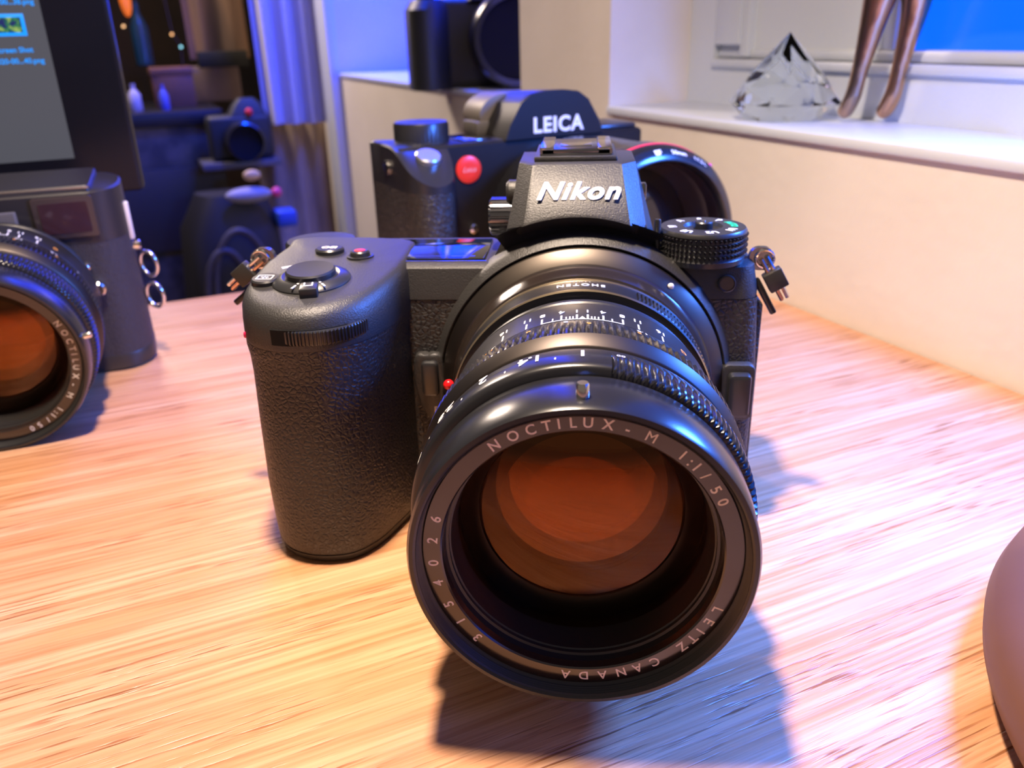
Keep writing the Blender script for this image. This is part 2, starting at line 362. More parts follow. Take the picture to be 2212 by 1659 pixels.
    for txt, a, y0, mbx in (('2', -6.2, -39.9, wm), ('1.5', 23, -39.9, wm), ('3', -36, -39.8, wm), ('1.2', 44, -39.8, wm), ('1', 62, -39.8, wm), ('6', 2.4, -42.5, om), ('8', -20, -42.5, om), ('5', 21, -42.5, om), ('10', -36.5, -42.7, om), ('4', 46, -42.5, om)):
        put_text(mbx, txt, 2.25, (lambda a0, yy: lambda x, y, z: cone(x, y, z, a0, yy))(math.radians(a+rot), y0+sh), off=0.03, ext=0.02)
    put_text(om, 'G', 2.6, on(32.33, -33.5+sh, math.radians(44+rot)), off=0.02, ext=0.02)
    for txt, a in (('1', 0), ('1.4', -16.7), ('2', -33.5), ('2.8', -50.6), ('4', -70)):
        put_text(wm, txt, 4.0, on(34.36, -62.2+sh, math.radians(a+rot)), off=0.11, ext=0.02)
    put_text(wm, 'oo', 1.6, on(34.3, -62.6+sh, math.radians(rot+12)), off=0.0, ext=0.02)
    for a in (-8.5, -25, -42, -60, -80): 
        a_ = math.radians(a+rot); wm.rings([[fr(34.28, y, a_+s*0.15/34) for s in (-1, 1)] for y in (-64.2+sh, -65.6+sh)], False, False, closed=False)
    obj('scale_engraving', wm, WHITE, lens, smooth=False, label='white engraved lens numbers')
    obj('scale_engraving', om, ORANGE, lens, smooth=False, label='orange engraved lens numbers')
    # red index bead
    a = math.radians(-76+rot) if adapter else math.radians(60)
    c = fr(34.3, -18.5+sh, a)
    if adapter: obj('index_bead', MB().ball(c, 1.35), RED, lens, label='shiny red bead')
    if not adapter: obj('lens_mount', MB().lathe([(25, 0), (27.6, 0), (27.8, -2.5), (27, -3.4), (25, -3.6)], 96, fr), SATIN, lens)
    return lens

# ================================================================== MAIN CAMERA
ZC = 41.1
cam1 = thing('camera', 'black camera in the centre front with textured grip and a huge amber glass lens', 'camera')
def outline(pts, n=5): return [(p.x, p.y) for p in catmull([(x, y, 0) for x, y in pts], n, True)]
def rrect(x0, x1, y0, y1, r, n=5):
    out = []
    for cx, cy, a0 in ((x1-r, y0+r, -90), (x1-r, y1-r, 0), (x0+r, y1-r, 90), (x0+r, y0+r, 180)):
        for k in range(n+1): a = math.radians(a0+90*k/n); out.append((cx+r*math.cos(a), cy+r*math.sin(a)))
    return out
def loft_z(levels, cap0=True, cap1=True, mb=None):
    mb = mb or MB(); return mb.rings([[(x, y, z) for x, y in pts] for z, pts in levels], cap0, cap1)
# body: leather part, top cover, base plate
def bodyring(z, x0, x1, yf, yb, r): return (z, rrect(x0, x1, yf, yb, r))
obj('body', loft_z([bodyring(3.2, -85.6, 46.6, 2.2, 38, 4), bodyring(20, -85.6, 47.3, 2.8, 38, 4), bodyring(45, -85.6, 47.6, 3.8, 38, 4), bodyring(64.3, -85.6, 46.6, 4.6, 38, 4)]), LEATHER, cam1, label='leatherette covered body')
obj('base_plate', loft_z([bodyring(0, -84.8, 45.5, 2.6, 37, 4), bodyring(0.6, -85.2, 46.3, 1.9, 38, 4), bodyring(3.1, -85.6, 46.7, 2.0, 38.2, 4)]), PLASTIC, cam1)
mb = loft_z([bodyring(64.5, -85.2, 46.5, 4.4, 38.4, 5), bodyring(66, -85.2, 46.6, 4.6, 38.4, 5), bodyring(72.6, -84.6, 45.6, 6.2, 38, 5), bodyring(73.7, -83.5, 44.2, 7.8, 37, 5)])
obj('top_cover', mb, PLASTIC, cam1)
# collar around the mount
def frm(r, y, a): return (r*math.sin(a), y, ZC+r*math.cos(a))
obj('mount_collar', MB().lathe([(41.2, 12), (41.0, 5.0), (40.4, 3.6), (38.9, 1.9), (38.5, 2.2), (38.4, 8)], 160, frm), PLASTIC, cam1)
# grip
def grip_pts(k=0.0, head=0.0):
    base_ = [(-86.2, 37), (-86.9+head*0.3, 24), (-87.2+head*0.3, 8), (-87.0+head*0.3, -5), (-84.8+head*0.1, -16.5), (-79.3, -24.6), (-71, -28-0.4*head), (-61.5, -26.8-0.4*head), (-54.6-0.2*head+k*0.6, -20.5), (-50.6+k*0.3+head*0.6, -10.5), (-47.9+head*0.6, -1), (-46.6+head*0.2, 5.5), (-46.6, 20), (-49, 33), (-66, 37.5)]
    return outline(base_, 5)
def scaled(pts, dx, dy, s_):
    cx, cy = -68, -2
    return [(cx+(x-cx)*s_+dx, cy+(y-cy)*s_+dy) for x, y in pts]
lv = [(2.6, scaled(grip_pts(-1.0), 0, 0.6, 0.955)), (3.6, scaled(grip_pts(-1.0), 0, 0.3, 0.975)), (8, scaled(grip_pts(-0.8), 0, 0.3, 0.988)), (20, grip_pts(-0.5)), (38, scaled(grip_pts(0), 0, 0.4, 0.995)), (52, scaled(grip_pts(0.5), 0, 0.8, 0.985)), (57, scaled(grip_pts(1.0), 0, 0.4, 0.985)), (60, scaled(grip_pts(1.5, 0.5), 0, 0, 0.998)), (61.6, scaled(grip_pts(2, 0.8), 0, 0, 1.0))]
obj('grip', loft_z(lv), LEATHER, cam1, label='leatherette covered hand grip')
obj('grip_base', loft_z([(0, scaled(grip_pts(-1.0), 0, 1.2, 0.925)), (0.7, scaled(grip_pts(-1.0), 0, 0.8, 0.95)), (2.5, scaled(grip_pts(-1.0), 0, 0.5, 0.962))]), PLASTIC, cam1)
def headz(y): return 75.0 if y > 8 else 75.0-(8-y)*0.085
def tilt(pts, z, k): return [(x, y, z+(headz(y)-75.0)*k) for x, y in pts]
hp = [tilt(scaled(grip_pts(2, 1), 0, 0, 1.0), 61.7, 0), tilt(scaled(grip_pts(2, 1), 0, 0, 1.006), 62.6, 0), tilt(scaled(grip_pts(2, 1), 0, 0, 1.0), 67.5, 0.4), tilt(scaled(grip_pts(2, 1), 0, 0, 0.985), 71.5, 0.8), tilt(scaled(grip_pts(1.5, 1), 0, 0.3, 0.955), 73.6, 1), tilt(scaled(grip_pts(1, 1), 0, 0.6, 0.91), 74.6, 1), tilt(scaled(grip_pts(1, 1), 0, 1, 0.84), 75.0, 1), tilt(scaled(grip_pts(1, 1), 0, 1, 0.4), 75.2, 1)]
obj('grip_head', MB().rings(hp), PLASTIC, cam1)
def top(x, y): return headz(y)+0.1
tiltM = lambda x, y, dz=0: Matrix.Translation((x, y, top(x, y)+dz)) @ Matrix.Rotation(math.radians(4.8 if y < 8 else 0), 4, 'X')
def disc(name, x, y, prof, m, parent=cam1, n=64, label=None, sx=1, sy=1):
    M_ = tiltM(x, y); return obj(name, MB().lathe(prof, n, lambda r, h, a: M_ @ Vector((r*math.cos(a)*sx, r*math.sin(a)*sy, h)), cap1=True), m, parent, label=label)
SX, SY = -68.6, -8.3
disc('power_switch', SX, SY, [(9.9, -1.0), (9.9, 0.3), (9.4, 0.9), (7.3, 1.7), (6.9, 1.5)], BUTTON, label='round power switch collar')
M_ = tiltM(SX, SY)
mb = MB().box(-2.0, 2.4, -12.4, -7.0, -0.8, 2.3, 0.5, M=M_ @ Matrix.Rotation(math.radians(12), 4, 'Z'))
lv_ = obj('switch_lever', mb, BUTTON, cam1)
mb = MB()
Mr = M_ @ Matrix.Rotation(math.radians(12), 4, 'Z')
for x0, x1, y0, y1 in ((-1.0, -0.65, -9.9, -8.0), (0.95, 1.3, -9.9, -8.0), (-1.0, 1.3, -10.2, -9.85)): mb.box(x0, x1, y0, y1, 2.25, 2.36, M=Mr)
obj('switch_mark', mb, WHITE, lv_)
mb = MB()
for s in (-1, 1): mb.box(-0.25, 0.25, -9.8, -5.6, 1.3, 1.55, M=M_ @ Matrix.Rotation(math.radians(12+s*24), 4, 'Z'))
obj('switch_groove', mb, WHITE, cam1)
disc('shutter_button', SX, SY, [(6.3, 0.9), (6.3, 2.7), (5.9, 3.15), (4, 3.0), (1.5, 2.9)], BUTTON)
b1 = disc('iso_button', -70.2, 14.5, [(4.0, -0.3), (4.0, 1.0), (3.5, 1.45)], BUTTON)
mb = MB(); M_ = tiltM(-70.2, 14.5)
put_text(mb, 'ISO', 2.9, lambda x, y, z: M_ @ Vector((-x, -y-(-1.0), 1.5+z)), off=0.09, ext=0.03); obj('button_lettering', mb, WHITE, b1, smooth=False)
b2 = disc('record_button', -60.4, 9.8, [(3.7, -0.2), (3.7, 0.35), (3.1, 0.45), (2.8, 0.2), (2.6, 1.4), (2.2, 1.75)], BUTTON)
M_ = tiltM(-60.4, 9.8); obj('record_dot', MB().lathe([(1.5, 1.7), (1.5, 1.85), (1.3, 1.9)], 32, lambda r, h, a: M_ @ Vector((r*math.cos(a), r*math.sin(a), h)), cap1=True), REDDOT, b2)
b3 = disc('exposure_button', -80.2, -9.6, [(3.6, -0.4), (3.6, 0.9), (3.2, 1.3)], BUTTON)
mb = MB(); M_ = tiltM(-80.2, -9.6)
for q in range(4):
    a0, a1 = math.radians(45+90*q), math.radians(135+90*q)
mb.box(-2.1, 2.1, -1.5, -1.2, 1.28, 1.38, M=M_); mb.box(-2.1, 2.1, 1.2, 1.5, 1.28, 1.38, M=M_); mb.box(-2.1, -1.8, -1.5, 1.5, 1.28, 1.38, M=M_); mb.box(1.8, 2.1, -1.5, 1.5, 1.28, 1.38, M=M_)
put_text(mb, '+/-', 1.9, lambda x, y, z: M_ @ Vector((-x, -y+0.6, 1.34+z)), off=0.04, ext=0.03); obj('button_lettering', mb, WHITE, b3, smooth=False)
mb = MB(); M_ = tiltM(-77.6, 0.6)
for k in (0, 1.0): mb.box(-1.6, 1.6, k, k+0.35, -0.1, 0.12, M=M_ @ Matrix.Rotation(0.5, 4, 'Z'))
obj('cover_mark', mb, WHITE, cam1)
# rear dial
mb = MB().lathe([(10.6, 66), (10.6, 72.9), (10.2, 73.5), (6, 73.6)], 96, lambda r, h, a: (-79.5+r*math.cos(a), 37+r*math.sin(a), h), cap1=True, rmod=lambda i, a: 0.25*math.cos(48*a) if i < 2 else 0)
obj('rear_dial', mb, BUTTON, cam1)
# front command dial; a black patch on the surface paints the slot's shade
gp = scaled(grip_pts(2, 1), 0, 0, 1.006)
front = sorted([p for p in gp if p[1] < -14], key=lambda p: p[0])
def yfront(x):
    for (xa, ya), (xb, yb) in zip(front, front[1:]):
        if xa <= x <= xb: return ya+(yb-ya)*(x-xa)/(xb-xa)
    return -20
xs = [-73.6+i*(17.6)/24 for i in range(25)]
def slot(z0, z1, off, inset=0): 
    return MB().rings([[(x, yfront(x)+o, z) for x in xs[inset:len(xs)-inset]] for z, o in ((z0, 2.2), (z0, off), (z1, off), (z1, 2.2))], False, False, closed=False)
obj('dial_slot_shade', slot(63.4, 67.3, -0.06), MATTE, cam1)
mb = MB().lathe([(8, 63.6), (13.1, 63.6), (13.3, 64.0), (13.3, 66.8), (13.1, 67.1), (8, 67.1)], 720, lambda r, h, a: (-65.6+r*math.cos(a), -28.9+13.3-0.35+r*math.sin(a), h), cap0=True, cap1=True, rmod=lambda i, a: (0.2 if math.cos(90*a) > 0 else -0.25) if 0 < i < 5 else 0)
obj('front_command_dial', mb, BUTTON, cam1, ang=30)
obj('remote_sensor', MB().box(-83.7, -81.5, -20.4, -17.4, 62.3, 63.9, 0.4), mat('magenta_sensor', (0.7, 0.02, 0.12), 0.2), cam1, label='small red plastic window')
# display on the top plate
mb = MB().box(-54.5, -26.2, 10.5, 33.5, 73.6, 74.3, 0.3)
dsp = obj('top_display', mb, GLASSBLK, cam1)
mb = MB()
mb.box(-51.5, -29.2, 12.7, 12.95, 74.28, 74.36); mb.box(-54.5, -25.8, 9.0, 9.3, 73.7, 74.0)
obj('display_edge', mb, CHROME, dsp)
# viewfinder hump
XC = -1.5
def hump_profile(s):
    """list of (halfwidth factor, y, z) from back top round the front to the soffit"""
    ch = max(0, abs(s)-0.76)/0.24
    x_ = s*17.5
    zb = ZC+math.sqrt(46.2**2-(abs(s)*19)**2)
    yb = 2.6+ch*6.0
    return [(15.6, 50, 94.5), (15.4, 40, 98.2), (15.2, 15.8+ch*5, 98.6), (15.5, 14.4+ch*5, 98.1), (18.0, yb+0.4, zb+0.3), (18.2, yb+0.1, zb-0.5), (18.8, yb+2.4, zb-2.0), (20.2, 9.0+ch*2, zb-4.6), (22.0, 10.5+ch*0.5, 77.0-ch*2), (22.6, 11, 70)]
sm = [-1+2*i/40 for i in range(41)]
rows = [hump_profile(s) for s in sm]
mbb = MB(); grid = [[mbb.v((XC+s*p[0], p[1], p[2])) for p in row] for s, row in zip(sm, rows)]
for a, b in zip(grid, grid[1:]):
    for i in range(len(a)-1): mbb.face([a[i], a[i+1], b[i+1], b[i]])
for side in (grid[0], grid[-1]):
    x = side[0].co.x/S; sx = 1 if side is grid[-1] else -1
    bk = mbb.v((XC+sx*22.6, 50, 70)); mbb.face(side+[bk])
hump = obj('viewfinder_hump', mbb, PLASTIC, cam1, ang=28)
# recess liner (dark band under the overhang)
mb = MB()
prof_r = [(45.9, 3.4), (44.6, 6.6), (41.5, 8.6), (39.2, 8.8)]
ang = [math.radians(-29+58*i/40) for i in range(41)]
mb.rings([[(XC*0.6+r*math.sin(a), y+max(0, abs(a)-0.35)*9, ZC+r*math.cos(a)) for a in ang] for r, y in prof_r], False, False, closed=False)
obj('hump_recess', mb, BUTTON, hump)
dn = Vector((0, 3.0-14.4, 87.6-98.1)).normalized(); nn = Vector((0, dn.z, -dn.y))
if nn.y > 0: nn = -nn
def nik(x, y, z):
    p = Vector((XC+0.1+x, 0, 0))+Vector((0, 14.4, 98.1))+dn*(11.0-y)+nn*(z+0.12); return p
mb = MB(); put_text(mb, 'Nikon', 7.7, nik, off=0.23, shear=0.34, ext=0.10, sp=1.12)
obj('brand_lettering', mb, WHITE, hump, smooth=False, label='white bold italic lettering')
# hot shoe
obj('shoe_plate', MB().box(XC-11.4, XC+10.6, 17.2, 44, 98.3, 99.9, 0.5), PLASTIC, cam1)
sh_ = obj('hot_shoe', MB().box(XC-9.9, XC+9.3, 18.6, 42, 99.8, 100.4, 0.2), DKCHROME, cam1)
for x0, x1 in ((-9.9, -6.2), (5.6, 9.3)):
    obj('shoe_rail', MB().box(XC+x0, XC+x1, 18.8, 42, 101.2, 102.1, 0.35).box(XC+(x0 if x0 < 0 else x1-0.7), XC+(x0+0.7 if x0 < 0 else x1), 18.8, 42, 100.3, 101.6), CHROME, sh_)
obj('shoe_cover', MB().box(XC-6.4, XC+5.8, 19.2, 41, 100.2, 101.6, 0.3), DKCHROME, sh_)
obj('shoe_contact', MB().box(XC-4.6, XC+4.0, 24, 33, 101.55, 101.85, 0.1), CHROME, sh_)
# diopter knob on the left of the hump
def knob(prof, n, fr_, rmod=None): return MB().lathe(prof, n, fr_, cap0=True, cap1=True, rmod=rmod)
mb = knob([(2.5, -18), (5.0, -18), (5.0, -24.2), (4.6, -24.8)], 144, lambda r, h, a: (h-1.2, 25+r*math.cos(a), 82.6+r*math.sin(a)), lambda i, a: 0.35*math.copysign(1, math.cos(24*a)) if i in (1, 2) else 0)
obj('diopter_knob', mb, DKCHROME, cam1)
obj('eye_sensor_cap', MB().lathe([(3.4, -17), (3.4, -19.6), (2.6, -20.4)], 40, lambda r, h, a: (h-0.6, 24+r*math.cos(a), 89.5+r*math.sin(a)), cap1=True), PLASTIC, cam1)
mb = MB().lathe([(0.9, 73.5), (0.9, 84.3), (0.7, 84.7)], 24, lambda r, h, a: (19.6+r*math.cos(a), 9.5+r*math.sin(a), h), cap1=True)
obj('dial_lock_pin', mb, ANOD, cam1)
obj('side_stud', MB().box(15.2, 17.0, 17.5, 20.5, 88.0, 92.5, 0.4), DKCHROME, cam1)
# mode dial
DX, DY = 31.9, 13.3
def fd(r, h, a): return (DX+r*math.sin(a), DY+r*math.cos(a), h)
md = obj('mode_dial', MB().lathe([(9, 73), (11.2, 73.2), (11.4, 74.6), (11.0, 75.2), (10.9, 80.6), (11.5, 80.9), (11.5, 81.3), (11.0, 82.0), (5.2, 82.1), (4.8, 81.2), (3.4, 80.9)], 96, fd, cap1=True), BUTTON, cam1)
mb = MB()
for rI in range(4):
    z1 = 80.7-rI*1.45; z0 = z1-1.25
    for k in range(56):
        a0 = 2*PI*(k+0.0)/56; a1 = 2*PI*(k+1)/56; am = (a0+a1)/2
        q = [fd(10.9, z1, a0), fd(10.9, z1, a1), fd(10.9, z0, am)]; tp = fd(12.0, z1-0.25, am); vs = [mb.v(p) for p in q]; t = mb.v(tp)
        for i in range(3): mb.face([vs[i], vs[(i+1) % 3], t])
obj('dial_knurling', mb, BUTTON, md, smooth=False)
obj('lock_button', MB().lathe([(2.5, 80.8), (2.5, 83.0), (2.2, 83.3)], 32, fd, cap1=True), SATIN, md)
obj('lock_cap', MB().lathe([(0.7, 83.25), (0.6, 83.5)], 20, fd, cap1=True), CHROME, md)
wm = MB(); gm = MB()
for txt, a in (('S', 0), ('P', 38), ('AUTO', 80), ('U1', 128), ('U2', 172), ('U3', 218), ('M', 264), ('A', 318)):
    a0 = math.radians(a)
    f = (lambda a0: lambda x, y, z: fd(7.2+y, 82.1+z, a0+x/9.0))(a0)
    put_text(gm if txt == 'AUTO' else wm, txt, 3.0 if txt != 'AUTO' else 2.5, f, off=0.09, ext=0.04)
obj('dial_lettering', wm, WHITE, md, smooth=False); obj('dial_lettering', gm, GREEN, md, smooth=False, label='green lettering')
# badge screw, seam, buttons beside the lens
obj('sync_cap', MB().lathe([(2.3, 5.2), (2.3, 4.6), (2.0, 4.45), (1.8, 4.7)], 40, lambda r, h, a: (37.8+r*math.cos(a), h, 68.6+r*math.sin(a)), cap1=True), BUTTON, cam1)
def frontM(x, y, z): return Matrix.Translation((x, y, z)) @ Matrix.Rotation(PI/2, 4, 'X')
hs = obj('button_housing', MB().prism(outline([(-3.6, 8.6), (0, 9.2), (3.6, 8.6), (4.2, 0), (3.4, -7.5), (0.4, -10.5), (-2.4, -7.5), (-4.2, 0)], 4), 0, 3.2, 0.9, frontM(-42.0, 4.2, 40.5)), PLASTIC, cam1)
obj('function_button', MB().prism(rrect(-2.3, 2.3, -3.6, 6.6, 1.2), 0, 4.8, 0.8, frontM(-41.6, 4.2, 41.5)), BUTTON, hs)
mb = MB(); put_text(mb, 'Fn', 2.4, lambda x, y, z: (-40.0+x, 0.95-z, 32.6+y), off=0.03, ext=0.03); obj('button_lettering', mb, WHITE, hs, smooth=False)
rh = obj('release_housing', MB().prism(rrect(-4.6, 4.6, -9.2, 7.4, 2.2), 0, 3.6, 0.9, frontM(42.0, 4.2, 40.0)), PLASTIC, cam1)
obj('lens_release_button', MB().prism(rrect(-3.1, 3.1, -7.2, 5.6, 1.4), 0, 6.2, 1.3, frontM(42.2, 4.2, 39.8)), BUTTON, rh)
obj('side_cover', MB().box(45.2, 48.6, 9, 32, 6, 62, 0.8).box(45.2, 49.1, 13, 22, 16, 50, 0.8), LEATHER, cam1, label='ribbed side cover')
# strap lugs
def lug(s, x, y, z, swing):
    M_ = Matrix.Translation((x, y, z)) @ Matrix.Scale(s, 4, (1, 0, 0))
    l = obj('strap_lug', MB().rings([[M_ @ Vector((px, yy, pz)) for px, pz in [(p[0], p[1]) for p in rrect(-1, 5.4, -3.2, 3.0, 2.6)]] for yy in (-1.0, 1.0)]), DKCHROME, cam1)
    ring_ = [M_ @ Vector((3.0+2.4*math.cos(t), -1.2, 0.0+2.3*math.sin(t))) for t in [2*PI*k/24 for k in range(24)]]
    obj('lug_eyelet', MB().tube(ring_, 0.45, 8, True), CHROME, l)
    D = Vector((math.cos(swing), 0, math.sin(swing))); c0 = Vector((3.0, -1.6, -0.2))
    for off in (-0.8, 0.8):
        side = Vector((-D.z, 0, D.x))
        pth = [M_ @ (c0+D*t+side*off+Vector((0, -0.7*math.sin(t/4.5), 0))) for t in (-0.5, 1, 3, 6, 9, 11, 12.2)]
        obj('ring_wire', MB().tube(pth, 0.62, 8), CHROME if off > 0 else COPPER, l)
    q = c0+D*6.0; ax_ = D; up_ = Vector((0, 1, 0)); sd = ax_.cross(up_)
    B = Matrix(((ax_.x, sd.x, up_.x, q.x), (ax_.y, sd.y, up_.y, q.y-0.6), (ax_.z, sd.z, up_.z, q.z), (0, 0, 0, 1)))
    obj('ring_guard', MB().box(-2.7, 2.7, -2.6, 2.6, -1.7, 1.7, 0.4, M=M_ @ B), mat('black_rubber', (0.03, 0.028, 0.024), 0.4), l)
    obj('strap_pad', MB().box(-2.6, 8.6, -3.0, -1.2, -0.5, 1.5, 0.5, M=M_ @ B @ Matrix.Translation((0, -2.2*1, 0))), mat('glossy_black_rubber', (0.012, 0.011, 0.012), 0.2), l)
lug(-1, -86.4, 13, 74.0, math.radians(-38)); lug(1, 45.4, 13, 73.4, math.radians(-60))
# adapter
def add_adapter():
    prof = [(34.75, -2.3), (34.4, -2.6), (34.2, -4.4), (33.2, -7.3), (32.6, -7.6)]
    ad = obj('lens_adapter', MB().lathe(prof, 160, frm), FLANGE, cam1, label='gloss black lens adapter ring')
    obj('adapter_band', MB().lathe([(38.0, 8), (38.1, 1.2), (37.9, 0.9), (34.9, -2.1), (34.7, -2.2), (34.5, -1.2)], 200, frm), TURNED, ad, label='bright turned metal band of the adapter')
    tb = MB().lathe([(32.6, -8), (32.9, -10.7), (32.9, -18.2), (32.5, -18.5), (30, -18.6), (30, -20.2)], 160, frm); obj('adapter_tube', tb, ANOD, ad)
    for y, r in ((-9.6, 32.95), (-18.25, 32.85)):
        obj('adapter_edge', MB().lathe([(r-0.25, y+0.55), (r+0.12, y+0.4), (r+0.14, y-0.2), (r-0.2, y-0.45)], 160, frm), BRASS, ad)
    mb = MB(); put_text(mb, 'SHOTEN', 2.5, lambda x, y, z: frm(32.93+z, -13.2-y, math.radians(-0.6)-x/33), off=0.05, ext=0.03, sp=1.35)
    put_text(mb, '- - -- - -', 1.0, lambda x, y, z: frm(32.93+z, -11.4-y, math.radians(-0.6)-x/33), off=0.02, ext=0.03, sp=1.35)
    obj('adapter_lettering', mb, WHITE, ad, smooth=False)
    obj('adapter_knurling', MB().lathe([(32.92, -11.4), (33.2, -11.8), (33.2, -17.2), (32.92, -17.6)], 1440, lambda r, h, a: frm(r, h, math.radians(24)+a*0.22), rmod=lambda i, a: 0.0 if i in (0, 3) else 0.22*math.cos(360*a)), SATIN, ad) if False else None
    kb = MB(); kn = 40
    for k in range(kn):
        a0 = math.radians(24+k*1.9); 
        kb.rings([[frm(r, y, a0+s) for s in (0, 0.016)] for r, y in ((32.9, -11.6), (33.25, -12), (33.25, -17), (32.9, -17.4))], False, False, closed=False)
    obj('adapter_knurling', kb, SATIN, ad)
    a = math.radians(38.5); c = frm(36.4, -0.75, a)
    obj('index_dot', MB().ball(c, 0.85, (1, 0.6, 1)), WHITE, ad)
add_adapter()
build_lens(cam1, ZC, 0, 0, True)

# ================================================================== RANGEFINDER CAMERA (left)
phi, tau = math.radians(24), math.radians(5.7)
cam2 = thing('camera', 'black rangefinder camera in front of the monitor, cut off by the left edge', 'camera')
r_ = Vector((math.cos(phi), math.sin(phi), 0)); n0 = Vector((math.sin(phi), -math.cos(phi), 0)); zz = Vector((0, 0, 1))
n_ = n0*math.cos(tau)-zz*math.sin(tau); u_ = zz*math.cos(tau)+n0*math.sin(tau)
O2 = Vector((-226.5, 95.2, 0.4))
cam2.matrix_world = Matrix(((r_.x, -n_.x, u_.x, O2.x*S), (r_.y, -n_.y, u_.y, O2.y*S), (r_.z, -n_.z, u_.z, O2.z*S), (0, 0, 0, 1)))
RX = 46
def mring(z, g=0): 
    pts = []; x0, x1, y0, y1 = -93+g, RX-g, 0+g, 33-g; r = 14
    for cx, cy, a0 in ((x1-r, y0+r, -90), (x1-r, y1-r, 0), (x0+r, y1-r, 90), (x0+r, y0+r, 180)):
        for k in range(13): a = math.radians(a0+90*k/12); pts.append((cx+r*math.cos(a), cy+r*math.sin(a)))
    return (z, pts)
BLKPAINT = mat('black_painted_brass', (0.024, 0.021, 0.02), 0.38, spec=0.5)
obj('body', loft_z([mring(7), mring(57)]), mat('fine_leatherette', (0.030, 0.027, 0.030), 0.55, bump=('voronoi', 1100, 0.12)), cam2, label='leatherette covered body')
obj('base_plate', loft_z([mring(0, 0.8), mring(0.6, 0), mring(6.6, -0.2), mring(7.0, 0)]), BLKPAINT, cam2)
obj('top_plate', loft_z([mring(57, -0.1), mring(76.8, -0.1), mring(77.6, 0.7)]), BLKPAINT, cam2)
obj('top_step', loft_z([(77.5, rrect(-80, 36.5, 0.6, 31, 2)), (79.3, rrect(-80, 36.3, 0.9, 31, 2)), (79.8, rrect(-79.5, 35.9, 1.4, 30.5, 2))]), BLKPAINT, cam2)
obj('top_edge', MB().box(-4, 35.9, 0.6, 1.3, 78.7, 79.5, 0.3), mat('brassed_edge', (0.45, 0.38, 0.27), 0.35, metal=0.8), cam2)
vf = obj('viewfinder_window', MB().prism(rrect(14.6, 36.4, 60.0, 76.4, 1.4), 0, 1.0, 0.3, Matrix.Rotation(PI/2, 4, 'X')), mat('window_bezel', (0.05, 0.035, 0.03), 0.3), cam2)
obj('window_glass', MB().prism(rrect(17.0, 34.2, 62.2, 74.2, 0.6), 1.02, 1.2, 0, Matrix.Rotation(PI/2, 4, 'X')), mat('coated_window_glass', (0.045, 0.018, 0.02), 0.12, spec=0.9), vf)
fw_ = MB().prism(rrect(-7, 9.0, 62.0, 72.0, 0.5), 0, 0.6, 0.1, Matrix.Rotation(PI/2, 4, 'X'))
for k in range(18): fw_.box(-6.6+k*0.85, -6.3+k*0.85, -0.85, -0.5, 62.4, 71.6)
obj('illumination_window', fw_, mat('frosted_window', (0.16, 0.15, 0.15), 0.4), cam2, label='ribbed frosted window')
obj('front_stud', MB().ball((28.5, -0.6, 47.5), 1.8), CHROME, cam2)
obj('lens_release_button', MB().lathe([(3.0, 0.1), (3.0, -3.0), (2.4, -3.6)], 40, lambda r, h, a: (31.0+r*math.cos(a), h, 38.5+r*math.sin(a)), cap1=True), CHROME, cam2)
obj('strap_lug', MB().lathe([(2.2, 0), (2.2, 2.6), (1.6, 3.2)], 32, lambda r, h, a: (RX+h-0.4, 15+r*math.cos(a), 50+r*math.sin(a)), cap1=True), CHROME, cam2)
obj('lug_strip', MB().box(RX-0.6, RX+1.4, 11.5, 14.5, 53.5, 69, 0.4), mat('cream_strip', (0.75, 0.68, 0.6), 0.4), cam2)
for (y, z, rad) in ((13, 43.0, 5.4), (12, 29.0, 5.6)):
    pth = [(RX+4.4+rad*0.62*math.cos(t)*1.0, y-rad*0.55*math.cos(t), z-1+rad*math.sin(t)) for t in [2*PI*k/28 for k in range(28)]]
    obj('split_ring', MB().tube(pth, 0.85, 10, True), CHROME, cam2)
build_lens(cam2, 38.4, 16.5, 99.0, False, 80)

# ================================================================== SECOND MIRRORLESS CAMERA (behind)
phi3 = math.radians(32)
cam3 = thing('camera', 'black camera with a red dot and silver shutter button behind the centre camera', 'camera', (-13.1, 207.0, 0), (0, 0, phi3))
ALU = mat('satin_black_aluminium', (0.010, 0.009, 0.010), 0.5, spec=0.25)
ALU_LIT = mat('satin_black_aluminium_lit_top', (0.018, 0.018, 0.022), 0.33, spec=0.7)  # lighter bluish copy of the aluminium; light on the tops put into colour
obj('body', loft_z([(0, rrect(-80, 52, 0.6, 36, 3)), (0.8, rrect(-80.6, 52.6, 0, 36.5, 3)), (82.4, rrect(-80.6, 52.6, 0, 36.5, 3)), (83.6, rrect(-79.6, 51.6, 1.0, 35.6, 3))]), ALU, cam3)
gpts = [(-81, 34), (-81.6, 18), (-81.6, 2), (-80.5, -12), (-76, -19), (-69, -21), (-62.5, -18.5), (-59, -11), (-57, -3), (-56, 3), (-60, 20)]
DIA = mat('ribbed_grip_leather', (0.022, 0.021, 0.021), 0.45, bump=('voronoi', 620, 0.25))
obj('grip', loft_z([(1, outline(gpts, 4)), (66, outline(gpts, 4))]), DIA, cam3)
